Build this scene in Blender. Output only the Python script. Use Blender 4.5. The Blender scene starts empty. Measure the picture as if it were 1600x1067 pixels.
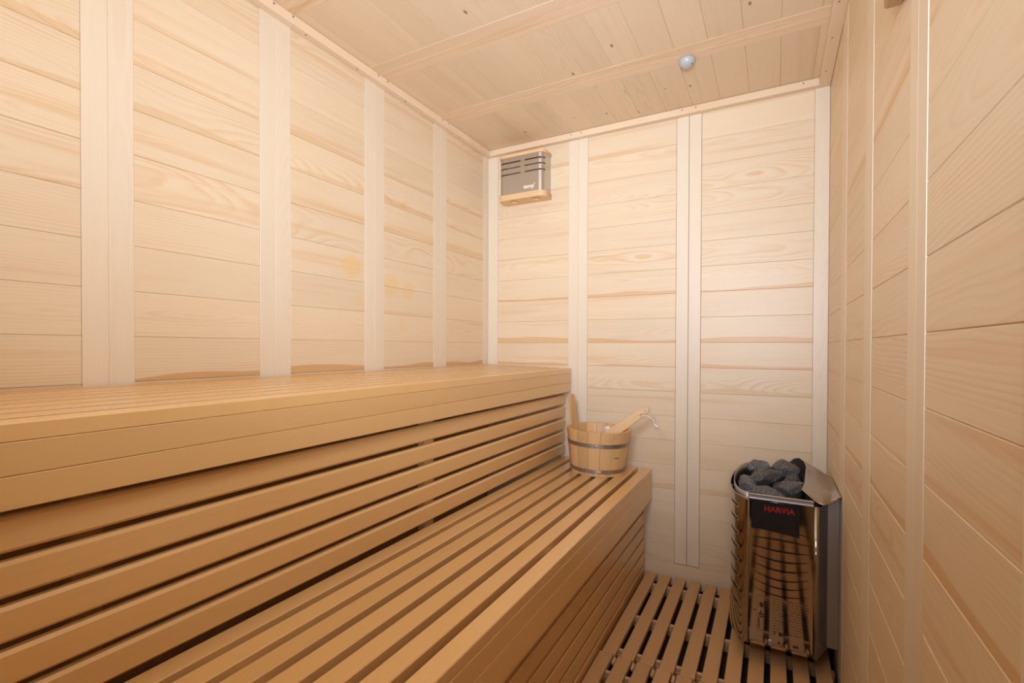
import bpy, bmesh, math, random
from mathutils import Vector, Matrix, noise
random.seed(7)
S = bpy.context.scene
COL = S.collection

# ------------------------------------------------------------------ camera
cam_d = bpy.data.cameras.new('camera')
cam = bpy.data.objects.new('camera', cam_d)
COL.objects.link(cam)
F = 755.112
yaw, pit, rol = 0.4971937, -0.0099920, 0.0029627
fwd = Vector((-math.sin(yaw)*math.cos(pit), math.cos(yaw)*math.cos(pit), math.sin(pit)))
rgt = Vector((math.cos(yaw), math.sin(yaw), 0))
upv = rgt.cross(fwd)
r2 = rgt*math.cos(rol) + upv*math.sin(rol)
u2 = -rgt*math.sin(rol) + upv*math.cos(rol)
cam.matrix_world = Matrix(((r2.x, u2.x, -fwd.x, 0), (r2.y, u2.y, -fwd.y, 0), (r2.z, u2.z, -fwd.z, 0), (0, 0, 0, 1)))
cam_d.sensor_width = 36
cam_d.lens = F/1600*36
cam_d.shift_y = (550.14-533.5)/1600
cam_d.clip_start = 0.01
S.camera = cam

# ------------------------------------------------------------------ world, light, exposure
w = bpy.data.worlds.new('world')
S.world = w
w.use_nodes = True
w.node_tree.nodes['Background'].inputs[0].default_value = (0.9, 0.93, 1.0, 1)
w.node_tree.nodes['Background'].inputs[1].default_value = 0.0

def area(name, loc, target, size, power, color, size_y=None, spread=180):
    d = bpy.data.lights.new(name, 'AREA')
    d.energy = power
    d.spread = math.radians(spread)
    d.color = color
    d.size = size
    if size_y:
        d.shape = 'RECTANGLE'
        d.size_y = size_y
    o = bpy.data.objects.new(name, d)
    COL.objects.link(o)
    o.location = loc
    o.rotation_euler = (Vector(target)-Vector(loc)).to_track_quat('-Z', 'Y').to_euler()
    return o
# flash bounced off the ceiling, and two soft area lights added to balance brightness
area('bounce_flash', (-0.15, -0.30, 0.30), (-0.33, 0.0, 1.50), 0.30, 18.5, (0.95, 1.06, 1.24))
area('added_fill', (0.05, -0.35, 0.10), (-0.8, 2.4, 0.9), 0.30, 7.2, (0.94, 1.065, 1.27), 0.30, 80)
area('added_key', (-0.3, -0.30, 0.60), (-1.2, 2.2, 0.3), 0.30, 5.3, (0.94, 1.065, 1.27), 0.30, 100)
S.cycles.diffuse_bounces = 8
S.cycles.max_bounces = 14
S.view_settings.view_transform = 'Standard'
S.view_settings.look = 'None'
S.view_settings.gamma = 1
S.view_settings.use_curve_mapping = False
S.view_settings.exposure = 0.0

# ------------------------------------------------------------------ dimensions (metres, camera at the origin)
XL, XR, D, ZT, ZC, ZF = -1.475, 0.1984, 2.42, 1.0974, 1.130, -1.0995
YF = -0.45                                  # front wall behind the camera
ZFL = -1.15                                 # sub floor under the duckboards
PITCH, Z0 = 0.1187, 0.0250                  # board rows

# ------------------------------------------------------------------ materials
def nd(nt, t, **k):
    n = nt.nodes.new(t)
    for a, b in k.items():
        setattr(n, a, b)
    return n

def math_n(nt, op, a, b=None, c=None, clamp=False):
    n = nd(nt, 'ShaderNodeMath', operation=op, use_clamp=clamp)
    for i, v in enumerate((a, b, c)):
        if v is None:
            continue
        if isinstance(v, (int, float)):
            n.inputs[i].default_value = v
        else:
            nt.links.new(v, n.inputs[i])
    return n.outputs[0]

def mixc(nt, fac, a, b, blend='MIX'):
    n = nd(nt, 'ShaderNodeMix', data_type='RGBA', blend_type=blend)
    for sock, v in ((n.inputs[0], fac), (n.inputs[6], a), (n.inputs[7], b)):
        if isinstance(v, (int, float)):
            sock.default_value = v
        elif isinstance(v, tuple):
            sock.default_value = (*v, 1)
        else:
            nt.links.new(v, sock)
    return n.outputs[2]

def noise_n(nt, vec, scale, detail=2, rough=0.5):
    n = nd(nt, 'ShaderNodeTexNoise')
    n.inputs['Scale'].default_value = scale
    n.inputs['Detail'].default_value = detail
    n.inputs['Roughness'].default_value = rough
    nt.links.new(vec, n.inputs['Vector'])
    return n.outputs['Fac']

def comb(nt, x, y, z):
    n = nd(nt, 'ShaderNodeCombineXYZ')
    for i, v in enumerate((x, y, z)):
        if isinstance(v, (int, float)):
            n.inputs[i].default_value = v
        else:
            nt.links.new(v, n.inputs[i])
    return n.outputs[0]

def wood(name, base, late, spacing=0.006, amt=0.5, fibre=0.12, rough=0.5, vary=0.06, knots=0.0, stain=0.0, streak=0.25, tilt=0.10, knot_color=(0.22, 0.11, 0.05), stains=(), coat=0.0):
    m = bpy.data.materials.new(name)
    m.use_nodes = True
    nt = m.node_tree
    bs = nt.nodes['Principled BSDF']
    tc = nd(nt, 'ShaderNodeTexCoord')
    oi = nd(nt, 'ShaderNodeObjectInfo')
    sep = nd(nt, 'ShaderNodeSeparateXYZ')
    nt.links.new(tc.outputs['Object'], sep.inputs[0])
    X, Y, Z = sep.outputs
    def attr(name):
        n = nd(nt, 'ShaderNodeAttribute', attribute_type='OBJECT', attribute_name=name)
        return n
    R = attr('grain_seed').outputs['Fac']            # which log the board was sawn from
    wsep = nd(nt, 'ShaderNodeSeparateXYZ')
    nt.links.new(attr('grain_cut').outputs['Vector'], wsep.inputs[0])
    A, B, C = wsep.outputs
    edge = attr('grain_edge').outputs['Fac']
    off = math_n(nt, 'MULTIPLY', R, 97.0)
    X = math_n(nt, 'ADD', X, attr('grain_shift').outputs['Fac'])
    xs = math_n(nt, 'ADD', X, off)
    # distance to the tilted pith of the log gives flat-sawn arches and straight grain
    lowv = comb(nt, math_n(nt, 'MULTIPLY', xs, 1.6), math_n(nt, 'MULTIPLY', Y, 4.0), math_n(nt, 'MULTIPLY', R, 40.0))
    low = noise_n(nt, lowv, 1.0, 2)
    yc = math_n(nt, 'ADD', math_n(nt, 'ADD', Y, math_n(nt, 'MULTIPLY', math_n(nt, 'SUBTRACT', A, 0.5), 0.26)),
                math_n(nt, 'MULTIPLY', math_n(nt, 'SUBTRACT', low, 0.5), 0.035))
    d = math_n(nt, 'ADD', math_n(nt, 'MULTIPLY', math_n(nt, 'SUBTRACT', low, 0.5), tilt), math_n(nt, 'MULTIPLY', B, 0.09))
    d = math_n(nt, 'ADD', d, math_n(nt, 'MULTIPLY', X, math_n(nt, 'MULTIPLY', math_n(nt, 'SUBTRACT', C, 0.5), 0.16)))
    rr = math_n(nt, 'SQRT', math_n(nt, 'ADD', math_n(nt, 'MULTIPLY', yc, yc), math_n(nt, 'MULTIPLY', d, d)))
    t = math_n(nt, 'FRACT', math_n(nt, 'DIVIDE', rr, spacing))
    ring = math_n(nt, 'MULTIPLY', math_n(nt, 'POWER', t, 2.5), math_n(nt, 'SMOOTH_MIN', math_n(nt, 'MULTIPLY', math_n(nt, 'SUBTRACT', 1.0, t), 6.0), 1.0, 0.2))
    brk = noise_n(nt, comb(nt, math_n(nt, 'MULTIPLY', xs, 2.0), math_n(nt, 'MULTIPLY', Y, 22.0), C), 1.0, 2)
    brk = math_n(nt, 'MULTIPLY', math_n(nt, 'SUBTRACT', brk, 0.32), 2.6, clamp=True)
    g = math_n(nt, 'MULTIPLY', math_n(nt, 'MULTIPLY', ring, brk), math_n(nt, 'MULTIPLY_ADD', B, 0.8, 0.5))
    g = math_n(nt, 'MULTIPLY', g, amt, clamp=True)
    fib = noise_n(nt, comb(nt, math_n(nt, 'MULTIPLY', xs, 9.0), math_n(nt, 'MULTIPLY', Y, 420.0), math_n(nt, 'MULTIPLY', Z, 420.0)), 1.0, 3, 0.6)
    st = noise_n(nt, comb(nt, math_n(nt, 'MULTIPLY', xs, 0.9), math_n(nt, 'MULTIPLY', Y, 26.0), math_n(nt, 'MULTIPLY', A, 30.0)), 1.0, 2)
    st = math_n(nt, 'MULTIPLY', math_n(nt, 'SUBTRACT', st, 0.58), 5.0, clamp=True)
    col = mixc(nt, g, base, late)
    col = mixc(nt, math_n(nt, 'MULTIPLY', st, streak), col, late)
    eb = math_n(nt, 'ADD', math_n(nt, 'MULTIPLY', math_n(nt, 'SUBTRACT', low, 0.5), 0.085), -0.042)
    eb = math_n(nt, 'MULTIPLY', math_n(nt, 'SUBTRACT', eb, Y), 260.0, clamp=True)
    col = mixc(nt, math_n(nt, 'MULTIPLY', eb, edge), col, late)
    shade = math_n(nt, 'ADD', 1.0, math_n(nt, 'MULTIPLY', math_n(nt, 'SUBTRACT', fib, 0.5), fibre*2))
    shade = math_n(nt, 'MULTIPLY', shade, math_n(nt, 'ADD', 1.0 - vary, math_n(nt, 'MULTIPLY', oi.outputs['Random'], vary*1.8)))
    if knots:
        vo = nd(nt, 'ShaderNodeTexVoronoi', feature='F1')
        vo.inputs['Scale'].default_value = 1.0
        kv = comb(nt, math_n(nt, 'MULTIPLY', xs, 5.5), math_n(nt, 'MULTIPLY', math_n(nt, 'ADD', Y, off), 11.0), math_n(nt, 'MULTIPLY', R, 31.0))
        nt.links.new(kv, vo.inputs['Vector'])
        k = math_n(nt, 'SUBTRACT', 1.0, math_n(nt, 'DIVIDE', vo.outputs['Distance'], knots), clamp=True)
        k = math_n(nt, 'MULTIPLY', k, 2.2, clamp=True)
        col = mixc(nt, math_n(nt, 'MULTIPLY', k, 0.85), col, knot_color)
    geo = None
    for (px, py, pz, rad, strength) in stains:     # resin blotches, at their place on the left wall
        if geo is None:
            geo = nd(nt, 'ShaderNodeNewGeometry')
            gw = noise_n(nt, geo.outputs['Position'], 22.0, 2)
        vm = nd(nt, 'ShaderNodeVectorMath', operation='DISTANCE')
        nt.links.new(geo.outputs['Position'], vm.inputs[0])
        vm.inputs[1].default_value = (px, py, pz)
        dd = math_n(nt, 'ADD', vm.outputs['Value'], math_n(nt, 'MULTIPLY', math_n(nt, 'SUBTRACT', gw, 0.5), rad*0.9))
        mk = math_n(nt, 'MULTIPLY', math_n(nt, 'SUBTRACT', rad, dd), 60.0, clamp=True)
        col = mixc(nt, math_n(nt, 'MULTIPLY', mk, strength), col, (0.80, 0.55, 0.22))
    vmul = nd(nt, 'ShaderNodeVectorMath', operation='SCALE')
    nt.links.new(col, vmul.inputs[0])
    nt.links.new(shade, vmul.inputs['Scale'])
    nt.links.new(vmul.outputs[0], bs.inputs['Base Color'])
    bs.inputs['Roughness'].default_value = rough
    bs.inputs['Specular IOR Level'].default_value = 0.55
    bs.inputs['Coat Weight'].default_value = coat
    bs.inputs['Coat Roughness'].default_value = 0.25
    bm_ = nd(nt, 'ShaderNodeBump')
    bm_.inputs['Strength'].default_value = 0.12
    bm_.inputs['Distance'].default_value = 0.0008
    nt.links.new(math_n(nt, 'ADD', fib, g), bm_.inputs['Height'])
    nt.links.new(bm_.outputs[0], bs.inputs['Normal'])
    return m

def plain(name, col, rough=0.5, metal=0.0, bump=0.0, bscale=60, var=0.0):
    m = bpy.data.materials.new(name)
    m.use_nodes = True
    nt = m.node_tree
    bs = nt.nodes['Principled BSDF']
    bs.inputs['Base Color'].default_value = (*col, 1)
    bs.inputs['Roughness'].default_value = rough
    bs.inputs['Metallic'].default_value = metal
    tc = nd(nt, 'ShaderNodeTexCoord')
    if var:
        n = noise_n(nt, tc.outputs['Object'], bscale, 4, 0.6)
        c = mixc(nt, n, tuple(x*(1-var) for x in col), tuple(min(1, x*(1+var)) for x in col))
        nt.links.new(c, bs.inputs['Base Color'])
    if bump:
        n = noise_n(nt, tc.outputs['Object'], bscale, 5, 0.65)
        b = nd(nt, 'ShaderNodeBump')
        b.inputs['Strength'].default_value = bump
        b.inputs['Distance'].default_value = 0.004
        nt.links.new(n, b.inputs['Height'])
        nt.links.new(b.outputs[0], bs.inputs['Normal'])
    return m

def rock_mat():
    m = plain('rock', (0.055, 0.06, 0.064), 0.75, bump=0.35, bscale=150)
    nt = m.node_tree
    tc = nd(nt, 'ShaderNodeTexCoord')
    n = noise_n(nt, tc.outputs['Object'], 160, 5, 0.75)
    oi = nd(nt, 'ShaderNodeObjectInfo')
    f = math_n(nt, 'MULTIPLY', math_n(nt, 'SUBTRACT', n, 0.42), 3.2, clamp=True)
    c = mixc(nt, f, (0.06, 0.064, 0.07), (0.27, 0.27, 0.265))
    vm = nd(nt, 'ShaderNodeVectorMath', operation='SCALE')
    nt.links.new(c, vm.inputs[0])
    nt.links.new(math_n(nt, 'MULTIPLY_ADD', oi.outputs['Random'], 0.5, 0.75), vm.inputs['Scale'])
    nt.links.new(vm.outputs[0], nt.nodes['Principled BSDF'].inputs['Base Color'])
    return m

STAINS = [(XL, 1.385, 0.315, 0.055, 0.55), (XL, 1.60, 0.27, 0.055, 0.45), (XL, 1.72, 0.26, 0.05, 0.40), (XL, 1.43, 0.19, 0.035, 0.35), (XL, 1.45, 0.13, 0.03, 0.30), (XL, 1.68, 0.10, 0.028, 0.4)]
SPRUCE = (0.775, 0.643, 0.455)
LATE = (0.66, 0.38, 0.15)
M_plank = wood('spruce_plank', SPRUCE, LATE, 0.0075, 0.85, 0.05, 0.42, 0.03, streak=0.55, stains=STAINS)
M_stile = wood("spruce_stile", (0.785, 0.685, 0.53), (0.72, 0.54, 0.34), 0.005, 0.40, 0.05, 0.40, 0.02, streak=0.12, tilt=0.03)
M_ceil = wood('ceiling_board', (0.755, 0.60, 0.41), (0.60, 0.37, 0.17), 0.006, 0.45, 0.05, 0.5, 0.04, knots=0.074, streak=0.25)
M_cstile = wood('ceiling_rail', (0.79, 0.61, 0.42), (0.62, 0.35, 0.14), 0.009, 0.9, 0.05, 0.5, 0.03, streak=0.8)
M_trim = wood('cornice_wood', (0.80, 0.64, 0.45), (0.68, 0.43, 0.20), 0.006, 0.4, 0.05, 0.5, 0.05, streak=0.3)
M_bench = wood('bench_wood', (0.71, 0.445, 0.187), (0.56, 0.305, 0.108), 0.011, 0.20, 0.045, 0.30, 0.08, streak=0.18, tilt=0.05, coat=0.6)
M_floorw = wood('duckboard_wood', (0.57, 0.35, 0.165), (0.43, 0.235, 0.095), 0.009, 0.2, 0.06, 0.55, 0.10, streak=0.2)
M_back = plain('groove_backing', (0.55, 0.36, 0.18), 0.8)
M_dark = plain('dark_subfloor', (0.025, 0.018, 0.014), 0.9)
M_bucket = wood('bucket_pine', (0.70, 0.44, 0.20), (0.50, 0.25, 0.08), 0.010, 0.40, 0.08, 0.42, 0.16, streak=0.5)
M_ladle = wood('ladle_pine', (0.80, 0.56, 0.30), (0.58, 0.32, 0.12), 0.007, 0.25, 0.06, 0.45, 0.05)
M_lampw = wood('lamp_wood', (0.76, 0.53, 0.29), (0.56, 0.30, 0.11), 0.006, 0.3, 0.05, 0.5, 0.03)
M_hoop = plain('hoop_steel', (0.44, 0.40, 0.35), 0.5, 1.0, var=0.25, bscale=30)
M_steel = plain('brushed_steel', (0.60, 0.57, 0.52), 0.42, 1.0)
M_mirror = plain('polished_steel', (0.43, 0.40, 0.365), 0.06, 1.0)
M_grey = plain('grey_steel', (0.45, 0.45, 0.46), 0.42, 0.9)
M_rimst = plain('rim_steel', (0.62, 0.61, 0.60), 0.3, 1.0)
M_black = plain('glossy_black', (0.012, 0.012, 0.013), 0.25)
M_inner = plain('dark_inner_steel', (0.05, 0.048, 0.045), 0.6, 0.6)
M_red = plain('red_print', (0.34, 0.006, 0.008), 0.4)
M_print = plain('dark_print', (0.03, 0.022, 0.018), 0.6)
M_white = plain('white_cord', (0.78, 0.76, 0.78), 0.8)
M_cer = plain('grey_ceramic', (0.44, 0.47, 0.455), 0.35, var=0.06, bscale=40)
M_screw = plain('screw_steel', (0.30, 0.28, 0.26), 0.4, 0.9)
M_lead = plain('bright_letter', (0.92, 0.86, 0.74), 0.4)
M_brown = wood('brown_wood', (0.40, 0.23, 0.10), (0.28, 0.15, 0.06), 0.006, 0.3, 0.05, 0.5, 0.02)
M_clip = plain('pale_clip', (0.58, 0.42, 0.27), 0.6)
M_rock = rock_mat()
M_glass = plain('dark_door_glass', (0.02, 0.022, 0.024), 0.06)

# ------------------------------------------------------------------ object helpers
W = {}
def link(o, parent=None, world=None):
    world = world or Matrix.Identity(4)
    COL.objects.link(o)
    if parent is not None:
        o.parent = parent
        o.matrix_basis = W[parent].inverted() @ world
    else:
        o.matrix_basis = world
    W[o] = world
    return o

def meta(o, label=None, cat=None, group=None, kind=None):
    for k, v in (('label', label), ('category', cat), ('group', group), ('kind', kind)):
        if v:
            o[k] = v
    return o

def thing(name, label, cat, loc=(0, 0, 0), group=None):
    o = bpy.data.objects.new(name, None)
    o.empty_display_size = 0.05
    link(o, None, Matrix.Translation(loc))
    return meta(o, label, cat, group)

def axes(a, b, c, loc):
    a, b, c = Vector(a), Vector(b), Vector(c)
    return Matrix(((a.x, b.x, c.x, loc[0]), (a.y, b.y, c.y, loc[1]), (a.z, b.z, c.z, loc[2]), (0, 0, 0, 1)))

ALONG = {  # grain (length), width, thickness directions for each lie of a board
    'left': ((0, 1, 0), (0, 0, 1), (1, 0, 0)),
    'back': ((1, 0, 0), (0, 0, 1), (0, -1, 0)),
    'stile_x': ((0, 0, 1), (0, 1, 0), (-1, 0, 0)),
    'stile_y': ((0, 0, 1), (1, 0, 0), (0, 1, 0)),
    'ceil_y': ((0, 1, 0), (-1, 0, 0), (0, 0, 1)),
    'flat_x': ((1, 0, 0), (0, 1, 0), (0, 0, 1)),
}
_cache = {}
def box_mesh(l, wd, th, bev, mat):
    key = (round(l, 4), round(wd, 4), round(th, 4), bev, mat.name)
    if key in _cache:
        return _cache[key]
    bm = bmesh.new()
    bmesh.ops.create_cube(bm, size=1)
    bmesh.ops.scale(bm, vec=(l, wd, th), verts=bm.verts)
    if bev:
        bmesh.ops.bevel(bm, geom=bm.edges[:], offset=bev, segments=1, affect='EDGES', profile=0.5)
    me = bpy.data.meshes.new('board')
    bm.to_mesh(me)
    bm.free()
    me.materials.append(mat)
    _cache[key] = me
    return me

def board(name, lie, c, l, wd, th, mat, parent=None, bev=0.0015):
    o = bpy.data.objects.new(name, box_mesh(l, wd, th, bev, mat))
    ax = ALONG[lie] if isinstance(lie, str) else lie
    grain(o)
    return link(o, parent, axes(*ax, c))

_gr = random.Random(11)
WOODEN = {'bucket_pine', 'ladle_pine', 'lamp_wood'}
def grain(o, seed=None, cut=None, shift=0.0, edge=0.0):
    o['grain_seed'] = float(_gr.random() if seed is None else seed)
    o['grain_cut'] = [float(v) for v in (cut or (_gr.random(), _gr.random(), _gr.random()))]
    o['grain_shift'] = float(shift)
    o['grain_edge'] = float(edge)
    return o

def mesh_obj(name, bm, mat, parent=None, world=None, smooth=False):
    me = bpy.data.meshes.new(name)
    bmesh.ops.recalc_face_normals(bm, faces=bm.faces[:])
    bm.to_mesh(me)
    bm.free()
    me.materials.append(mat)
    if smooth:
        for p in me.polygons:
            p.use_smooth = True
    o = bpy.data.objects.new(name, me)
    if mat.name in WOODEN:
        grain(o)
    return link(o, parent, world)

def put(bm, world):          # mesh given in world space -> local space of `world`
    bmesh.ops.transform(bm, matrix=world.inverted(), verts=bm.verts[:])

def slab(name, x0, x1, y0, y1, z0, z1, mat, kind='structure'):
    bm = bmesh.new()
    bmesh.ops.create_cube(bm, size=1)
    bmesh.ops.scale(bm, vec=(x1-x0, y1-y0, z1-z0), verts=bm.verts)
    o = mesh_obj(name, bm, mat, None, Matrix.Translation(((x0+x1)/2, (y0+y1)/2, (z0+z1)/2)))
    o['kind'] = kind
    return o

def shape2d(outer, holes=(), th=0.002, bev=0.0):
    """filled flat shape with holes in the local XY plane, given thickness, as a mesh datablock"""
    cu = bpy.data.curves.new('shape', 'CURVE')
    cu.dimensions = '2D'
    cu.fill_mode = 'BOTH'
    cu.extrude = th/2
    cu.bevel_depth = bev
    for loop in (outer, *holes):
        sp = cu.splines.new('POLY')
        sp.points.add(len(loop)-1)
        for p, (x, y) in zip(sp.points, loop):
            p.co = (x, y, 0, 1)
        sp.use_cyclic_u = True
    o = bpy.data.objects.new('shape', cu)
    me = bpy.data.meshes.new_from_object(o)
    bpy.data.objects.remove(o)
    bpy.data.curves.remove(cu)
    return me

def from_mesh(name, me, mat, parent=None, world=None):
    me.materials.clear()
    me.materials.append(mat)
    o = bpy.data.objects.new(name, me)
    if mat.name in WOODEN:
        grain(o)
    return link(o, parent, world)

def text_mesh(body, size, th=0.0006, offset=0.0):
    cu = bpy.data.curves.new('lettering', 'FONT')
    cu.body = body
    cu.size = size
    cu.extrude = th/2
    cu.offset = offset
    cu.align_x = 'CENTER'
    cu.align_y = 'CENTER'
    o = bpy.data.objects.new('lettering', cu)
    me = bpy.data.meshes.new_from_object(o)
    bpy.data.objects.remove(o)
    bpy.data.curves.remove(cu)
    return me

def tube(pts, rad, seg=8):
    bm = bmesh.new()
    rings = []
    pts = [Vector(p) for p in pts]
    for i, p in enumerate(pts):
        a = pts[max(i-1, 0)]
        b = pts[min(i+1, len(pts)-1)]
        t = (b-a).normalized()
        n = t.cross(Vector((0.31, 0.2, 0.93))).normalized()
        m = t.cross(n)
        r = rad[i] if isinstance(rad, (list, tuple)) else rad
        rings.append([bm.verts.new(p + n*math.cos(2*math.pi*k/seg)*r + m*math.sin(2*math.pi*k/seg)*r) for k in range(seg)])
    for r0, r1 in zip(rings, rings[1:]):
        for k in range(seg):
            bm.faces.new((r0[k], r0[(k+1) % seg], r1[(k+1) % seg], r1[k]))
    bm.faces.new(rings[0])
    bm.faces.new(rings[-1])
    return bm

def lathe(profile, seg=32, close=True):
    bm = bmesh.new()
    rings = []
    for r, z in profile:
        if r < 1e-6:
            rings.append([bm.verts.new((0, 0, z))]*seg)
        else:
            rings.append([bm.verts.new((r*math.cos(2*math.pi*k/seg), r*math.sin(2*math.pi*k/seg), z)) for k in range(seg)])
    for a, b in zip(rings, rings[1:]):
        for k in range(seg):
            v = []
            for q in (a[k], a[(k+1) % seg], b[(k+1) % seg], b[k]):
                if q not in v:
                    v.append(q)
            if len(v) > 2:
                bm.faces.new(v)
    return bm

# ------------------------------------------------------------------ room shell
T = 0.012            # board thickness
wall_left = slab('wall_left', XL-0.06, XL-T, YF-0.05, D+0.06, ZFL-0.05, ZC+0.06, M_back)
wall_back = slab('wall_back', XL-T, XR+T, D+T, D+0.06, ZFL-0.05, ZC+0.06, M_back)
wall_right = slab('wall_right', XR+T, XR+0.06, YF-0.05, D+0.06, ZFL-0.05, ZC+0.06, M_back)
wall_front = slab('wall_front', XL-T, XR+T, YF-0.05, YF-T, ZFL-0.05, ZC+0.06, M_back)
ceiling = slab('ceiling', XL-T, XR+T, YF-T, D+T, ZC+T, ZC+0.06, M_back)
floor = slab('floor', XL-T, XR+T, YF-T, D+T, ZFL-0.05, ZFL, M_dark)

ST_L = [(0.073, 0.127, 0.183), (0.533, 0.587, 0.643), (0.995, 1.051, 1.108), (1.454, 1.508, 1.564), (1.909, 1.962, 2.012)]
ST_R = [(0.03, 0.085, 0.14), (0.490, 0.546, 0.603), (0.934, 0.989, 1.042), (1.396, 1.448, 1.500), (1.866, 1.924, 1.984)]
ST_B = [(-0.971, -0.916, -0.864), (-0.418, -0.361, -0.305)]
G = 0.0002
REC = 0.0009         # planks lie a little behind the stiles

ROW_CUT = {1: (0.37, (0.5, 0.16, 0.52), 0.0), 0: (0.61, (0.05, 0.7, 0.5), 0.85)}
def rows(z_lo, z_hi, pitch=PITCH, z0=Z0):
    k0 = math.floor((z_lo-z0)/pitch)
    out = []
    z = z0+k0*pitch
    while z < z_hi-1e-6:
        a, b = max(z, z_lo), min(z+pitch, z_hi)
        if b-a > 0.012:
            out.append((a, b))
        z += pitch
    return out

def panelled_wall(wall, lie, stile_lie, pos, bays, stiles, zr, stile_z, pitch=PITCH, z0=Z0, key=0):
    for z_a, z_b in rows(*zr, pitch, z0):       # one long board per row runs on behind the stiles
        k = round((z_b-z0)/pitch)
        rn = random.Random(1000*key+k)
        seed, cut, edge = rn.random(), (rn.choice((rn.uniform(0.0, 0.25), rn.uniform(0.75, 1.0), rn.uniform(0.35, 0.65))), rn.random(), rn.random()), rn.choice((0, 0, 0, 0, 0.35, 0.6))
        if key == 1 and k in ROW_CUT:
            seed, cut, edge = ROW_CUT[k]
        for a, b in bays:
            c = pos((a+b)/2, (z_a+z_b)/2, REC + T/2)
            grain(board('plank', lie, c, b-a-2*G, z_b-z_a-2*G, T, M_plank, wall, 0.0013), seed, cut, (a+b)/2, edge)
    for a, b in stiles:
        gap, zb = (0.0011, 0.004) if key == 2 and -0.42 < a < -0.30 else (G, 0.0)      # the middle pair on the back wall stands a little apart
        board('stile', stile_lie, pos((a+b)/2, (stile_z[0]+zb+stile_z[1])/2, T/2), stile_z[1]-stile_z[0]-zb, b-a-2*gap, T, M_stile, wall, 0.0006)

def bays_from(st, lo, hi):
    e = [lo] + [v for s in st for v in (s[0], s[2])] + [hi]
    return [(e[i], e[i+1]) for i in range(0, len(e), 2)]

def stiles_from(st):
    return [(s[0], s[1]) for s in st] + [(s[1], s[2]) for s in st]

panelled_wall(wall_left, 'left', 'stile_x', lambda u, z, d: (XL-d, u, z), bays_from(ST_L, YF, 2.367), stiles_from(ST_L)+[(2.367, D)], (-0.24, ZC), (-0.24, ZC), key=1)
panelled_wall(wall_right, 'left', 'stile_x', lambda u, z, d: (XR+d, u, z), bays_from(ST_R, YF, D), stiles_from(ST_R), (ZFL, ZC), (ZFL, ZC), 0.1135, 0.0240, 3)
ZB = Z0 - 9*PITCH    # top of the back wall's bottom board
panelled_wall(wall_back, 'back', 'stile_y', lambda u, z, d: (u, D+d, z), bays_from(ST_B, -1.408, 0.144), stiles_from(ST_B)+[(XL, -1.408), (0.144, XR)], (ZB, ZC), (ZB, ZC), key=2)
board('plank', 'back', ((XL+XR)/2, D+REC+T/2, (ZFL+ZB)/2), XR-XL-0.001, ZB-ZFL-0.001, T, M_plank, wall_back, 0.0013)
for z_a, z_b in rows(ZFL, ZC):
    board('plank', 'back', ((XL-0.62)/2, YF-T/2-REC, (z_a+z_b)/2), -0.62-XL, z_b-z_a-2*G, T, M_plank, wall_front, 0.0013)
# ceiling: boards run towards the back wall, paired rails cross them
ex = [0.0145 + 0.1187*k for k in range(-12, 2)]
ex = [XL] + [x for x in ex if x > XL+0.03] + [XR]
for a, b in bays_from(ST_L, YF, D):
    for x0, x1 in zip(ex, ex[1:]):
        board('plank', 'ceil_y', ((x0+x1)/2, (a+b)/2, ZC+REC*0.7+T/2), b-a-2*G, x1-x0-2*G, T, M_ceil, ceiling, 0.0011)
for a, b in stiles_from(ST_L):
    board('rail', 'flat_x', ((XL+XR)/2, (a+b)/2, ZC+T/2), XR-XL, b-a-2*G, T, M_cstile, ceiling, 0.0007)

# cornice strips with their screws
def trim(name, lie, c, l, wd, th):
    o = board(name, lie, c, l, wd, th, M_trim, None, 0.0015)
    o['kind'] = 'structure'
    return o
TH = ZC-ZT
t1 = trim('trim_1', ((0, 1, 0), (-1, 0, 0), (0, 0, 1)), (XL+0.015, (YF+D)/2, ZT+TH/2-0.0003), D-YF, 0.030, TH-0.0006)
t2 = trim('trim_2', 'flat_x', ((XL+0.03+XR-0.041)/2, D-0.015, ZT+TH/2-0.0003), XR-0.041-XL-0.03, 0.030, TH-0.0006)
t3 = trim('trim_3', ((0, 1, 0), (-1, 0, 0), (0, 0, 1)), (XR-0.0205, (YF+D)/2, ZT+TH/2-0.0003), D-YF, 0.041, TH-0.0006)
sm = None
def screw(parent, c, normal, r=0.0032):
    global sm
    if sm is None:
        bm = lathe([(0, 0.0006), (0.0014, 0.0001), (0.0026, 0.0009), (0.0034, 0.0006), (0.0036, -0.001)], 12)
        sm = bpy.data.meshes.new('screw')
        bm.to_mesh(sm)
        bm.free()
        sm.materials.append(M_screw)
    n = Vector(normal)
    link(bpy.data.objects.new('screw', sm), parent, Matrix.Translation(c) @ n.to_track_quat('Z', 'Y').to_matrix().to_4x4())
for x in (-0.389, -0.329, -0.948, -0.892, -1.430, 0.10):
    screw(t2, (x, D-0.030, 1.1185), (0, -1, 0))
for y in (1.025, 1.097, 1.50, 1.555, 0.56, 0.62, 1.94, 1.99):
    screw(t1, (XL+0.030, y, 1.121), (1, 0, 0))
for y in (1.157, 1.396, 1.68, 2.1):
    screw(t1, (XL+0.017, y, ZT), (0, 0, -1))
for y in (1.846, 2.05, 2.285, 1.6):
    screw(t3, (XR-0.026, y, ZT), (0, 0, -1))

# glass door in the front wall, behind the camera
door = slab('door_1', -0.58, 0.12, YF-0.011, YF-0.002, ZF, 0.85, M_glass)

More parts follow.
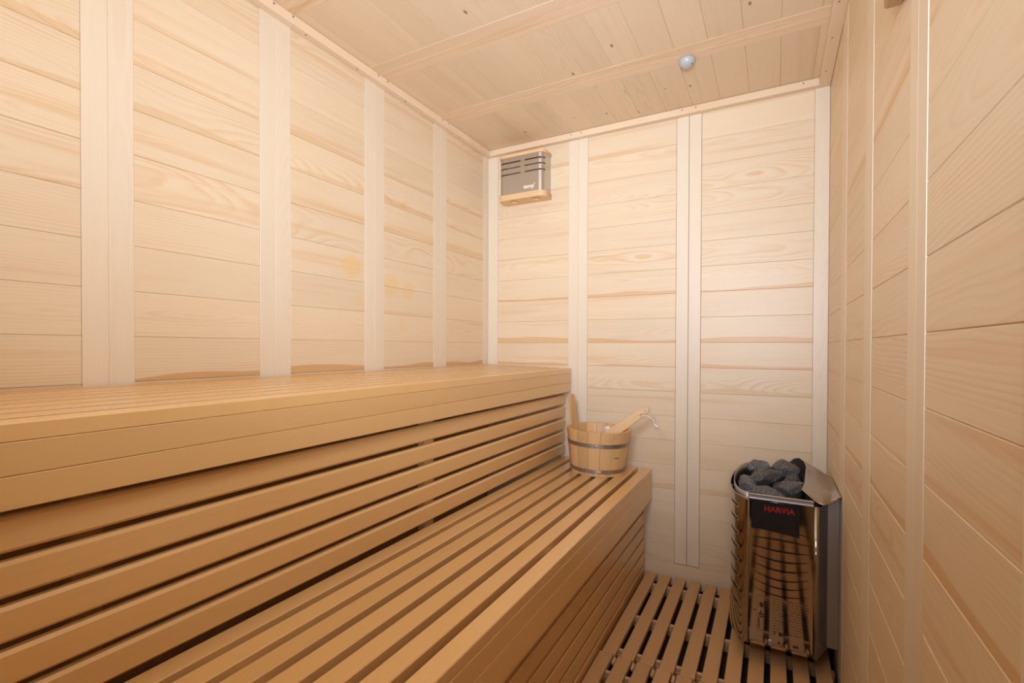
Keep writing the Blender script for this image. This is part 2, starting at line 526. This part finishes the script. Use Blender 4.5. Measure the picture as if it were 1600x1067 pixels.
# ------------------------------------------------------------------ benches
def seat(parent, xf, zf, slope, n, wd, pitch, y0, y1, th, bev=0.0022):
    a = math.atan(slope)
    b = Vector((-math.cos(a), 0, math.sin(a)))
    nrm = Vector((math.sin(a), 0, math.cos(a)))
    for i in range(n):
        c = Vector((xf, (y0+y1)/2, zf)) + b*(i*pitch+wd/2) - nrm*th/2
        board('slat', ((0, 1, 0), tuple(b), tuple(nrm)), c, y1-y0, wd, th, M_bench, parent, bev)

def bearers(parent, x0, x1, ys, z, slope, th=0.04, wd=0.045):
    a = math.atan(slope)
    b = Vector((math.cos(a), 0, -math.sin(a)))
    nrm = Vector((math.sin(a), 0, math.cos(a)))
    for y in ys:
        c = Vector(((x0+x1)/2, y, z + slope*(x1-(x0+x1)/2))) - nrm*th/2
        board('bearer', (tuple(b), (0, 1, 0), tuple(nrm)), c, x1-x0, wd, th, M_bench, parent, 0.002)

BY0, BY1 = -0.43, 2.408
upper = thing('sauna_bench', 'upper pale wooden slatted bench along the left wall with a deep front board', 'bench', (-1.2, 1.0, -0.6))
SLU = 0.0229
seat(upper, -0.950, -0.110, SLU, 8, 0.0470, 0.0665, BY0, BY1, 0.0265, 0.0011)
for z0, z1 in ((-0.1370, -0.1850), (-0.1856, -0.2335)):
    board('front_board', 'left', (-0.9610, (BY0+BY1)/2, (z0+z1)/2), BY1-BY0, z0-z1, 0.022, M_bench, upper, 0.0012)
bearers(upper, -1.472, -0.974, (-0.2, 0.6, 1.275, 2.37), -0.1372, SLU)
for i in range(5):
    z1 = -0.2495 - 0.0657*i
    board('riser_slat', 'left', (-0.9790-0.011, (BY0+BY1-0.006)/2, z1-0.0265), BY1-0.006-BY0, 0.053, 0.022, M_bench, upper, 0.0055)
for y, dx in ((-0.15, 0.09), (0.40, 0.09), (1.275, 0), (2.384, 0)):
    board('post', 'stile_x', (-1.0175-dx, y, -0.395), 0.42, 0.045, 0.032, M_bench, upper, 0.002)

lower = thing('sauna_bench', 'lower wooden slatted bench in front of the upper one with closed slatted front', 'bench', (-0.75, 1.0, -1.1))
SLL = 0.032
seat(lower, -0.5245, -0.594, SLL, 7, 0.0470, 0.0685, BY0, BY1, 0.028)
for z0, z1 in ((-0.6225, -0.672), (-0.6725, -0.744)):
    board('front_board', 'left', (-0.5355, (BY0+BY1)/2, (z0+z1)/2), BY1-BY0, z0-z1, 0.022, M_bench, lower, 0.0009)
bearers(lower, -0.975, -0.548, (-0.2, 0.55, 1.35, 2.375), -0.6232, SLL)
for i in range(6):
    z1 = -0.742 - 0.0665*i
    board('riser_slat', 'left', (-0.5555-0.010, (BY0+BY1-0.004)/2, z1-0.0265), BY1-0.004-BY0, 0.053, 0.020, M_bench, lower, 0.0016)
for y in (-0.15, 0.55, 1.35, 2.38):
    board('post', 'stile_x', (-0.593, y, -0.905), 0.488, 0.045, 0.034, M_bench, lower, 0.002)

# ------------------------------------------------------------------ duckboards on the floor
def duckboard(label, y0, y1, dx, bys, tab_y):
    t = thing('duckboard', label, 'duckboard', (-0.18, (y0+y1)/2, ZFL), 'wooden duckboards on the floor')
    for i in range(11):
        x = -0.543 + dx + 0.0674*i + 0.02425
        if x + 0.024 > XR:
            break
        board('slat', 'ceil_y', (x, (y0+y1)/2, ZF-0.010), y1-y0, 0.0485, 0.020, M_floorw, t, 0.0018)
    for y in bys:
        board('bearer', 'flat_x', (-0.176, y, ZF-0.0345), 0.735, 0.022, 0.028, M_floorw, t, 0.001)
    for y in bys:
        for i in range(10):
            x = -0.543 + dx + 0.0674*i + 0.0485 + 0.0095
            board('clip', 'flat_x', (x, y, ZF-0.0125), 0.0175, 0.013, 0.012, M_clip, t, 0.001)
    for y in tab_y:
        for i in range(10):
            x = -0.543 + dx + 0.0674*i + 0.0485 + 0.0095
            board('tab', 'ceil_y', (x, y, ZF-0.011), 0.034, 0.011, 0.013, M_clip, t, 0.003)
    return t
duckboard('floor duckboard under the heater, running to the back wall', 1.692, 2.402, 0.0, (1.990, 2.300, 1.74), ())
duckboard('floor duckboard nearest the camera, cut off by the bottom edge', 0.26, 1.6895, -0.006, (1.60, 1.30, 1.02, 0.74, 0.46), (1.668,))

# ------------------------------------------------------------------ heater
HX0, HX1, HY0, HY1 = -0.072, 0.118, 1.860, 2.380
HZT, HZB = -0.519, -1.023
heater = thing('sauna_heater', 'polished steel wall heater holding dark stones, mounted on the right wall', 'heater', (0.198, 2.12, -1.023))
HYC, HA, HB = 2.12, 0.076, 0.26        # bulging front: half ellipse x = HX0 - HA*cos, y = HYC + HB*sin
def arc(n, off=0.0):
    out = []
    for i in range(n+1):
        a = -math.pi/2 + math.pi*i/n
        out.append((HX0 - (HA-off)*math.cos(a)**0.85 if abs(math.cos(a)) > 1e-6 else HX0, HYC + (HB-off)*math.sin(a)))
    return out
# curved slotted casing
NA = 28
NZ = 72
pts = arc(NA)
zs = [HZT + (HZB-HZT)*k/NZ for k in range(NZ+1)]
bm = bmesh.new()
gv = [[bm.verts.new((x, y, z)) for z in zs] for (x, y) in pts]
for i in range(NA):
    for k in range(NZ):
        slot = (k % 7 == 5) and 5 <= k < 56 and ((4 <= i < 8) or (20 <= i < 24))
        if not slot:
            bm.faces.new((gv[i][k], gv[i+1][k], gv[i+1][k+1], gv[i][k+1]))
casing = mesh_obj('casing', bm, M_mirror, heater, None, True)
sol = casing.modifiers.new('thickness', 'SOLIDIFY')
sol.thickness = 0.0012
sol.offset = -1
# rest of the body: back side, wall side, chamfer by the wall, bottom
def strip(name, path, z0, z1, mat, th=0.0015, smooth=False):
    bm = bmesh.new()
    a = [bm.verts.new((x, y, z0)) for x, y in path]
    b = [bm.verts.new((x, y, z1)) for x, y in path]
    for i in range(len(path)-1):
        bm.faces.new((a[i], a[i+1], b[i+1], b[i]))
    o = mesh_obj(name, bm, mat, heater, None, smooth)
    m = o.modifiers.new('thickness', 'SOLIDIFY')
    m.thickness = th
    m.offset = 0
    return o
strip('rear_side', [(HX0, HY1), (HX1, HY1), (0.163, HY1-0.08)], HZT, HZB, M_mirror)
strip('wall_side', [(0.163, HY1-0.08), (0.163, 1.944)], HZT-0.003, HZB, M_grey)
strip('corner_panel', [(HX1+0.0165, 1.8655), (0.163, 1.942)], HZT-0.003, HZB+0.006, plain('dark_polished_steel', (0.30, 0.27, 0.25), 0.22, 1.0))
strip('edge_strip', [(HX1+0.0012, HY0+0.0002), (HX1+0.010, HY0+0.0012), (HX1+0.0165, 1.8655)], HZT-0.001, HZB, M_mirror, 0.0012, True)
inner = strip('inner_liner', [(x+0.004, y) for x, y in arc(20, 0.012)] + [(HX1, HY1-0.015), (0.155, HY1-0.085), (0.155, 1.95), (HX1, HY0+0.012), (HX0+0.004, HY0+0.012)], HZT-0.01, HZB+0.002, M_inner, 0.001)
bm = bmesh.new()
vs = [bm.verts.new((x, y, HZB+0.006)) for x, y in arc(16, 0.004)] + [bm.verts.new(p) for p in ((HX1, HY1-0.004, HZB+0.006), (0.160, HY1-0.084, HZB+0.006), (0.160, 1.948, HZB+0.006), (HX1, HY0+0.004, HZB+0.006))]
bm.faces.new(vs)
mesh_obj('bottom_plate', bm, M_grey, heater)
bm = bmesh.new()
vs = [bm.verts.new((x, y, -0.60)) for x, y in arc(16, 0.014)] + [bm.verts.new(p) for p in ((HX1, HY1-0.016, -0.60), (0.153, HY1-0.09, -0.60), (0.153, 1.952, -0.60), (HX1, HY0+0.014, -0.60))]
bm.faces.new(vs)
mesh_obj('stone_grate', bm, M_inner, heater)

# flat polished side facing the camera, with its arched slots
fw, fh = HX1-HX0, HZT-HZB
def slot_loop(u0, v0, u1, v1, sag, t):
    n = 14
    up, dn = [], []
    for i in range(n+1):
        s = i/n
        u = u0+(u1-u0)*s
        v = v0+(v1-v0)*s - sag*4*s*(1-s)
        h = t*(0.25+0.75*math.sin(math.pi*s))/2
        up.append((u, v+h))
        dn.append((u, v-h))
    return up + dn[::-1]
sags = (-0.010, -0.004, 0.006, 0.012, 0.016, 0.020, 0.019, 0.017)
slots = []
for k in range(8):
    v = fh - 0.1035 - 0.0283*k
    slots.append(slot_loop(0.010, v, 0.176, v-0.002-0.0018*0, sags[k], 0.0062-0.0004*abs(k-2)))
me = shape2d([(0, 0.003), (0, fh), (fw, fh), (fw, 0.003)], slots, 0.0016)
FACE = axes((1, 0, 0), (0, 0, 1), (0, -1, 0), (HX0, HY0, HZB))
side_plate = from_mesh('side_plate', me, M_mirror, heater, FACE)
def on_face(u, v, d=0.0012):
    return axes((1, 0, 0), (0, 0, 1), (0, -1, 0), (HX0+u, HY0-d, HZB+v))
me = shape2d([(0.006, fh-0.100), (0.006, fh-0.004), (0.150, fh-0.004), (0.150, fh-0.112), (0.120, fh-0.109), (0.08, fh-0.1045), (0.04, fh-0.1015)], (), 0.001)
dark_panel = from_mesh('dark_panel', me, M_black, heater, on_face(0, 0, 0.0013))  # glossy black panel behind the lettering, its lower edge sloping
lg = from_mesh('logo_lettering', text_mesh('HARVIA', 0.030, 0.0008, 0.0006), M_red, dark_panel, on_face(0.0905, fh-0.029, 0.0022))
lg.data.transform(Matrix.Diagonal((0.86, 0.86, 1, 1)))
lg['label'] = 'red lettering HARVIA'
# printed instructions at the bottom of the side (illegible rows and small pictograms)
bm = bmesh.new()
def bar(u0, v0, u1, v1):
    q = [bm.verts.new((u, v, 0)) for u, v in ((u0, v0), (u1, v0), (u1, v1), (u0, v1))]
    bm.faces.new(q)
rnd = random.Random(3)
for r in range(13):
    v = 0.172 - r*0.0092
    u = 0.074
    while u < 0.175:
        l = rnd.uniform(0.004, 0.016)
        if not (0.103 < u < 0.108):
            bar(u, v, min(u+l, 0.178), v+rnd.choice((0.0012, 0.0016, 0.002)))
        u += l + rnd.uniform(0.0015, 0.004)
for (a, b, c, d_) in ((0.026, 0.055, 0.058, 0.172),):
    for q in ((a, b, c, b+0.0009), (a, d_, c, d_+0.0009), (a, b, a+0.0009, d_), (c, b, c+0.0009, d_)):
        bar(*q)
for q in ((0.034, 0.135, 0.045, 0.150), (0.047, 0.128, 0.053, 0.158), (0.031, 0.108, 0.055, 0.113), (0.031, 0.100, 0.055, 0.104), (0.036, 0.114, 0.040, 0.122), (0.030, 0.062, 0.034, 0.096), (0.016, 0.118, 0.022, 0.123),
          (0.078, 0.052, 0.082, 0.060), (0.092, 0.050, 0.104, 0.061), (0.108, 0.051, 0.112, 0.060), (0.090, 0.022, 0.097, 0.029), (0.099, 0.020, 0.112, 0.022), (0.099, 0.025, 0.112, 0.027), (0.134, 0.022, 0.150, 0.030)):
    bar(*q)
pr = mesh_obj('printed_instructions', bm, M_print, side_plate, on_face(0, 0, 0.00105))
pr['kind'] = 'stuff'
for u, v in ((0.0085, 0.012), (0.171, 0.014)):
    screw(side_plate, (HX0+u, HY0-0.001, HZB+v), (0, -1, 0))
board('side_clip', 'flat_x', (HX0+0.066, HY0-0.003, HZB+0.020), 0.010, 0.006, 0.018, M_grey, heater, 0.001)

# rim: front bar and curved collar
board('rim_bar', 'flat_x', ((HX0+HX1)/2-0.001, HY0-0.001, -0.5055), fw+0.002, 0.006, 0.0085, M_rimst, heater, 0.0015)
board('rim_bar', 'flat_x', ((HX0+HX1)/2-0.001, HY0-0.001, -0.5185), fw+0.002, 0.005, 0.0035, M_rimst, heater, 0.001)
board('rim_web', 'flat_x', ((HX0+HX1)/2-0.001, HY0+0.003, -0.5120), fw, 0.003, 0.016, M_grey, heater, 0)
strip('collar', arc(28, 0.0135), -0.5015, -0.545, M_grey, 0.0016, True)
strip('casing_rim', arc(28, 0.0005), -0.5165, -0.522, M_grey, 0.003, True)

# heat deflector: curved sheet leaning from the stones to the wall
cols = [   # rows from the rear to the front, each from the stone side to the wall side
    [(0.106, 2.276, -0.456), (0.116, 2.262, -0.461), (0.150, 2.245, -0.476), (0.1805, 2.225, -0.492), (0.1965, 2.190, -0.493)],
    [(0.112, 2.200, -0.462), (0.128, 2.190, -0.472), (0.156, 2.165, -0.482), (0.182, 2.130, -0.489), (0.1965, 2.100, -0.490)],
    [(0.104, 2.100, -0.475), (0.124, 2.090, -0.480), (0.154, 2.065, -0.486), (0.181, 2.040, -0.489), (0.1965, 2.020, -0.489)],
    [(0.098, 2.020, -0.484), (0.122, 2.005, -0.487), (0.152, 1.985, -0.490), (0.181, 1.965, -0.491), (0.1965, 1.950, -0.488)],
    [(0.086, 1.950, -0.491), (0.116, 1.935, -0.495), (0.150, 1.920, -0.498), (0.180, 1.925, -0.497), (0.1965, 1.895, -0.487)],
    [(0.121, 1.885, -0.507), (0.132, 1.874, -0.512), (0.147, 1.870, -0.514), (0.166, 1.888, -0.512), (0.186, 1.915, -0.500)],
]
bm = bmesh.new()
g = [[bm.verts.new(p) for p in row] for row in cols]
for a, b in zip(g, g[1:]):
    for i in range(4):
        bm.faces.new((a[i], a[i+1], b[i+1], b[i]))
bmesh.ops.subdivide_edges(bm, edges=bm.edges[:], cuts=2, use_grid_fill=True, smooth=0.6)
df = mesh_obj('heat_deflector', bm, plain('satin_steel', (0.42, 0.37, 0.325), 0.24, 1.0), heater, None, True)
m = df.modifiers.new('thickness', 'SOLIDIFY')
m.thickness = 0.0014
strip('divider', [(0.049, 1.868), (0.086, 1.950), (0.104, 2.10), (0.110, 2.20), (0.085, 2.30)], -0.497, -0.60, M_inner, 0.0016, True)
bm = bmesh.new()
cpts = [(0.058, 2.292, -0.470), (0.074, 2.290, -0.453), (0.092, 2.284, -0.447), (0.106, 2.272, -0.455), (0.1125, 2.235, -0.461), (0.113, 2.200, -0.463)]
top = [bm.verts.new(p) for p in cpts]
bot = [bm.verts.new((x-0.004, y, -0.535)) for x, y, z in cpts]
for i in range(len(cpts)-1):
    bm.faces.new((top[i], top[i+1], bot[i+1], bot[i]))
mesh_obj('deflector_collar', bm, M_inner, heater, None, True)  # inner side of the deflector sheet, its shade put into the dark colour
# wall flange
board('wall_flange', 'stile_y', (0.1795, 1.948, (-0.502-1.016)/2), 0.514, 0.0365, 0.010, M_grey, heater, 0.0015)

# ------------------------------------------------------------------ stones
def stone_mesh(seed, sx, sy, sz):
    bm = bmesh.new()
    bmesh.ops.create_icosphere(bm, subdivisions=4, radius=1)
    rn = random.Random(seed)
    o = Vector((rn.uniform(0, 90), rn.uniform(0, 90), rn.uniform(0, 90)))
    planes = []
    for _ in range(16):
        n = Vector((rn.gauss(0, 1), rn.gauss(0, 1), rn.gauss(0, 1))).normalized()
        planes.append((n, rn.uniform(0.55, 0.80)))
    for v in bm.verts:
        p = v.co.copy()
        for n, d_ in planes:
            s = p.dot(n)
            if s > d_:
                p -= n*(s-d_)
        p *= 1.22*(1 + 0.05*noise.noise(p*2.0+o) + 0.035*noise.noise(p*7.0+o))
        v.co = Vector((p.x*sx, p.y*sy, p.z*sz))
    me = bpy.data.meshes.new('stone')
    bm.to_mesh(me)
    bm.free()
    me.materials.append(M_rock)
    return me

STONES = [  # x, y, z, half sizes, spin, label
    ((-0.030, 2.080, -0.493), (0.062, 0.040, 0.030), (0.2, -0.35, 0.3), 'biggest stone, dark and slanting across the middle of the heater top'),
    ((0.034, 2.195, -0.484), (0.056, 0.044, 0.036), (0.3, 0.2, 0.6), 'grey stone lying behind the biggest one, at the rear of the heater'),
    ((-0.088, 2.035, -0.520), (0.038, 0.044, 0.030), (0.1, 0.3, 0.1), 'bluish stone at the left rim of the heater'),
    ((-0.016, 1.950, -0.525), (0.058, 0.036, 0.030), (0.1, 0.0, -0.1), 'pale pointed stone against the front bar of the heater'),
    ((0.052, 2.020, -0.512), (0.044, 0.050, 0.034), (0.2, -0.2, 0.4), 'rounded grey stone beside the steel deflector sheet'),
    ((-0.060, 2.225, -0.488), (0.040, 0.036, 0.034), (0.5, 0.1, 0.2), 'small dark stone at the rear left of the heater'),
    ((0.068, 2.155, -0.522), (0.034, 0.034, 0.032), (0.1, 0.4, 0.9), 'small blackish stone tucked under the deflector edge'),
    ((0.034, 1.932, -0.556), (0.034, 0.030, 0.028), (0.3, 0.1, 0.2), 'small stone low at the front, right of the pointed one'),
    ((-0.064, 1.975, -0.545), (0.034, 0.032, 0.028), (0.7, 0.3, 0.0), 'half-hidden stone under the bluish one at the left rim'),
    ((-0.090, 2.140, -0.540), (0.036, 0.040, 0.030), (0.2, 0.6, 0.4), 'half-hidden stone by the left collar behind the bluish one'),
    ((0.008, 2.278, -0.522), (0.048, 0.036, 0.034), (0.4, 0.0, 0.1), 'rearmost stone, mostly hidden behind the others'),
    ((0.030, 2.110, -0.548), (0.050, 0.050, 0.034), (0.2, 0.2, 0.7), 'deep stone under the biggest one'),
]
for i, (loc, sz, rot, lab) in enumerate(STONES):
    o = bpy.data.objects.new('stone', stone_mesh(40+i, *sz))
    from mathutils import Euler
    link(o, None, Matrix.Translation(loc) @ Euler(rot).to_matrix().to_4x4())
    meta(o, lab, 'stone', 'stones in the heater')

# ------------------------------------------------------------------ bucket
BC = Vector((-0.742, 2.226, -0.5864))
bucket = thing('sauna_bucket', 'wooden stave bucket with two steel hoops at the far end of the lower bench', 'bucket', BC)
BW = Matrix.Translation(BC) @ Matrix.Rotation(math.atan(SLL), 4, 'Y')     # it stands on the slightly sloping slats
RB, RT, BH, BT = 0.1265, 0.1515, 0.204, 0.014
def rad_at(z):
    return RB+(RT-RB)*z/BH
NS = 16
def stave(a0, a1, h, taper=False):
    bm = bmesh.new()
    n = 3
    lay = [0.0, BH] + ([BH+0.5*(h-BH), h-0.012, h] if h > BH else [])
    rows_ = []
    mid = (a0+a1)/2
    for z in lay:
        f = 1.0
        if z > BH+1e-4:
            f = {2: 0.70, 3: 0.62, 4: 0.36}[lay.index(z)]
        ri = rad_at(z)
        row = []
        for j in range(n+1):
            a = mid + (a0+(a1-a0)*j/n-mid)*f
            row.append((a, ri))
        rows_.append((z, row))
    out = [[bm.verts.new((r*math.cos(a), r*math.sin(a), z)) for a, r in row] for z, row in rows_]
    inn = [[bm.verts.new(((r-BT)*math.cos(a), (r-BT)*math.sin(a), z)) for a, r in row] for z, row in rows_]
    for k in range(len(lay)-1):
        for j in range(n):
            bm.faces.new((out[k][j], out[k][j+1], out[k+1][j+1], out[k+1][j]))
            bm.faces.new((inn[k][j+1], inn[k][j], inn[k+1][j], inn[k+1][j+1]))
        bm.faces.new((out[k][0], out[k+1][0], inn[k+1][0], inn[k][0]))
        bm.faces.new((out[k+1][n], out[k][n], inn[k][n], inn[k+1][n]))
    for j in range(n):
        bm.faces.new((out[0][j+1], out[0][j], inn[0][j], inn[0][j+1]))
        bm.faces.new((out[-1][j], out[-1][j+1], inn[-1][j+1], inn[-1][j]))
    bmesh.ops.bevel(bm, geom=[e for e in bm.edges if len(e.link_faces) == 2 and e.calc_face_angle(0) > 0.9], offset=0.0018, segments=1, affect='EDGES')
    return bm
STAVE_FRAME = None
HAND = math.radians(168)           # the tall stave stands on the bench's wall side
for i in range(NS):
    a0 = HAND - math.pi/NS + 2*math.pi*i/NS
    bm = stave(a0+0.0045, a0+2*math.pi/NS-0.0045, BH+0.146 if i == 0 else BH)
    am = a0+math.pi/NS
    # grain runs upwards: local X up, local Y around the wall
    fr = BW @ Matrix(((0, -math.sin(am), math.cos(am), 0), (0, math.cos(am), math.sin(am), 0), (1, 0, 0, 0), (0, 0, 0, 1)))
    bmesh.ops.transform(bm, matrix=fr.inverted() @ BW, verts=bm.verts[:])
    o = mesh_obj('handle_stave' if i == 0 else 'stave', bm, M_bucket, bucket, fr)
bm = lathe([(0, 0.012), (RB-BT+0.001, 0.012), (RB-BT+0.001, 0.024), (0, 0.024)], 28)
mesh_obj('bucket_floor', bm, M_bucket, bucket, BW)
hoops = []
for zc, hh in ((0.1425, 0.0185), (0.0235, 0.0185)):
    pr_ = [(rad_at(zc-hh/2)+0.0002, zc-hh/2), (rad_at(zc-hh/2)+0.0016, zc-hh/2), (rad_at(zc+hh/2)+0.0016, zc+hh/2), (rad_at(zc+hh/2)+0.0002, zc+hh/2), (rad_at(zc-hh/2)+0.0002, zc-hh/2)]
    hoops.append(mesh_obj('hoop', lathe(pr_, 64), M_hoop, bucket, BW, False))
def on_bucket(a, z, d):
    r = rad_at(z)+d
    n = Vector((math.cos(a), math.sin(a), 0))
    t = Vector((-math.sin(a), math.cos(a), 0))
    return BW @ axes(t, (0, 0, 1), n, n*r + Vector((0, 0, z)))
va = math.atan2(-BC.y, -BC.x)
for a, z, h in ((va-0.06, 0.1425, 0), (va+0.10, 0.0235, 1), (va+0.02, 0.0235, 1)):
    bm = lathe([(0, 0.0020), (0.0035, 0.0014), (0.0046, 0)], 12)
    mesh_obj('rivet', bm, M_rimst, hoops[h], on_bucket(a, z, 0.0016), True)
bm = bmesh.new()
bmesh.ops.create_cube(bm, size=1)
bmesh.ops.scale(bm, vec=(0.026, 0.0028, 0.0006), verts=bm.verts)
mesh_obj('burned_mark', bm, M_print, bucket, on_bucket(va+0.66, 0.088, 0.0005))
bm = lathe([(0, 0.004), (0.012, 0.003), (0.015, 0)], 16)
aw = math.atan2(1, 0.06)
mesh_obj('white_disc', bm, plain('glossy_white', (0.8, 0.8, 0.78), 0.3), bucket, Matrix.Translation(BC + Vector((math.cos(aw)*(rad_at(0.175)-BT-0.001), math.sin(aw)*(rad_at(0.175)-BT-0.001), 0.178))) @ Vector((-math.cos(aw), -math.sin(aw), 0)).to_track_quat('Z', 'Y').to_matrix().to_4x4(), True)  # small white disc on the bucket's inner wall

# ladle leaning in the bucket
ladle = thing('sauna_ladle', 'pale wooden ladle leaning out of the bucket towards the back wall', 'ladle', (-0.79, 2.19, -0.545))
p0, p1 = Vector((-0.795, 2.185, -0.497)), Vector((-0.4975, 2.205, -0.2735))
ax = (p1-p0).normalized()
nv = Vector((0, -1, 0))
nv = (nv - ax*nv.dot(ax)).normalized()
wv = nv.cross(ax)
L_ = (p1-p0).length
HF = axes(ax, wv, nv, (p0+p1)/2)
hl = L_/2
outl = [(-hl, -0.017), (hl*0.2, -0.0205), (hl*0.75, -0.0165), (hl*0.96, -0.012), (hl, -0.006), (hl, 0.006), (hl*0.96, 0.012), (hl*0.75, 0.0165), (hl*0.2, 0.0205), (-hl, 0.017)]
hole = [(hl*0.90+0.0045*math.cos(-k*math.pi/5), 0.0045*math.sin(-k*math.pi/5)) for k in range(10)]
from_mesh('handle', shape2d(outl, [hole], 0.010, 0.0015), M_ladle, ladle, HF)
bm = lathe([(0, -0.034), (0.025, -0.032), (0.036, -0.018), (0.040, 0.004), (0.037, 0.004), (0.033, -0.016), (0.022, -0.028), (0, -0.030)], 24)
mesh_obj('bowl', bm, M_ladle, ladle, axes((ax.x, 0, ax.z), (0, 1, 0), (-ax.z, 0, ax.x), p0 + Vector((-0.018, -0.006, 0.002))), True)
cp = [(-0.505, 2.198, -0.279), (-0.512, 2.190, -0.290), (-0.530, 2.186, -0.303), (-0.522, 2.184, -0.309), (-0.500, 2.186, -0.304), (-0.484, 2.188, -0.312), (-0.470, 2.190, -0.324), (-0.467, 2.190, -0.338), (-0.462, 2.190, -0.346)]
cord = mesh_obj('cord', tube(cp, 0.0023), M_white, ladle, None, True)
bm = tube([(-0.466, 2.190, -0.341), (-0.460, 2.190, -0.347), (-0.452, 2.190, -0.352), (-0.447, 2.190, -0.354)], [0.003, 0.006, 0.0055, 0.002])
mesh_obj('cord_knot', bm, M_white, cord, None, True)

# ------------------------------------------------------------------ corner lamp cover
lamp = thing('wall_lamp', 'steel lamp cover with wooden ends and slots in the upper back corner', 'lamp', (-1.21, D, 0.80))
LX0, LX1, LYF = -1.348, -1.0735, 2.318
def lamp_path(off=0.0, n=14, rr=0.030):
    x0, x1, yf = LX0+off, LX1-off, LYF+off
    p = [(x0, D-0.0005)]
    for k in range(n+1):
        a = math.pi + math.pi/2*k/n
        p.append((x0+rr+rr*math.cos(a), yf+rr+rr*math.sin(a)))
    m = 8
    for k in range(1, m):
        p.append((x0+rr+(x1-x0-2*rr)*k/m, yf))
    for k in range(n+1):
        a = 1.5*math.pi + math.pi/2*k/n
        p.append((x1-rr+rr*math.cos(a), yf+rr+rr*math.sin(a)))
    p.append((x1, D-0.0005))
    return p
lp = lamp_path(0.003)
LZ0, LZ1 = 0.833, 1.034
slz = [(1.010, 1.0025), (0.980, 0.9725), (0.9475, 0.940)]
zz = [LZ1] + [v for s in slz for v in s] + [LZ0]
bm = bmesh.new()
gv = [[bm.verts.new((x, y, z)) for z in zz] for x, y in lp]
npath = len(lp)
bridge = {7, 19, 30}
for i in range(npath-1):
    for k in range(len(zz)-1):
        if k % 2 == 1 and i not in (0, npath-2) and i not in bridge:
            continue
        bm.faces.new((gv[i][k], gv[i+1][k], gv[i+1][k+1], gv[i][k+1]))
cv = mesh_obj('steel_cover', bm, M_steel, lamp, None, False)
m = cv.modifiers.new('thickness', 'SOLIDIFY')
m.thickness = 0.0012
m.offset = -1
# wooden ends; the lower one has two round openings
def ring(cx, cy, r):
    return [(cx+r*math.cos(-k*math.pi/8), cy+r*math.sin(-k*math.pi/8)) for k in range(16)]
holes = [ring(-1.268, 2.358, 0.024), ring(-1.135, 2.358, 0.024)]
from_mesh('lower_wood_end', shape2d(lamp_path(0.0), holes, 0.028, 0.0015), M_lampw, lamp, Matrix.Translation((0, 0, 0.8185)))
from_mesh('upper_wood_end', shape2d(lamp_path(0.0), (), 0.014, 0.0015), M_lampw, lamp, Matrix.Translation((0, 0, 1.043)))
from_mesh('inner_shelf', shape2d(lamp_path(0.012), (), 0.006), M_lampw, lamp, Matrix.Translation((0, 0, 0.838)))
lt = from_mesh('lamp_lettering', text_mesh("temp'", 0.030, 0.0006, 0.0006), M_lead, cv, axes((1, 0, 0), (0, 0, 1), (0, -1, 0), (-1.158, LYF+0.0025, 0.862)))
lt['label'] = 'small pale lettering on the steel cover'

# ------------------------------------------------------------------ ceiling knob, wooden block
kn = thing('ceiling_sensor', 'round grey sensor knob on the ceiling near the back wall', 'sensor', (-0.309, 2.000, ZC))
bm = lathe([(0, -0.0335), (0.010, -0.0325), (0.020, -0.0280), (0.0275, -0.0200), (0.0310, -0.0100), (0.0310, -0.0035), (0.0280, 0.0), (0, 0.0)], 28)
dome = mesh_obj('dome', bm, M_cer, kn, Matrix.Translation((-0.309, 2.000, ZC)), True)
screw(kn, (-0.309+0.020, 2.000-0.008, ZC-0.0265), (0.55, -0.3, -0.8))
screw(kn, (-0.309-0.018, 2.000+0.010, ZC-0.0275), (-0.5, 0.3, -0.8))

bk = thing('wooden_block', 'brown wooden block high on the right wall, cut off by the top edge', 'block', (XR, 1.085, 0.70))
board('block_body', 'stile_x', (XR-0.0135, 1.082, 0.70), 0.163, 0.050, 0.0265, M_brown, bk, 0.003)
board('block_back', 'stile_x', (XR-0.002, 1.082, 0.71), 0.13, 0.070, 0.004, M_brown, bk, 0.001)
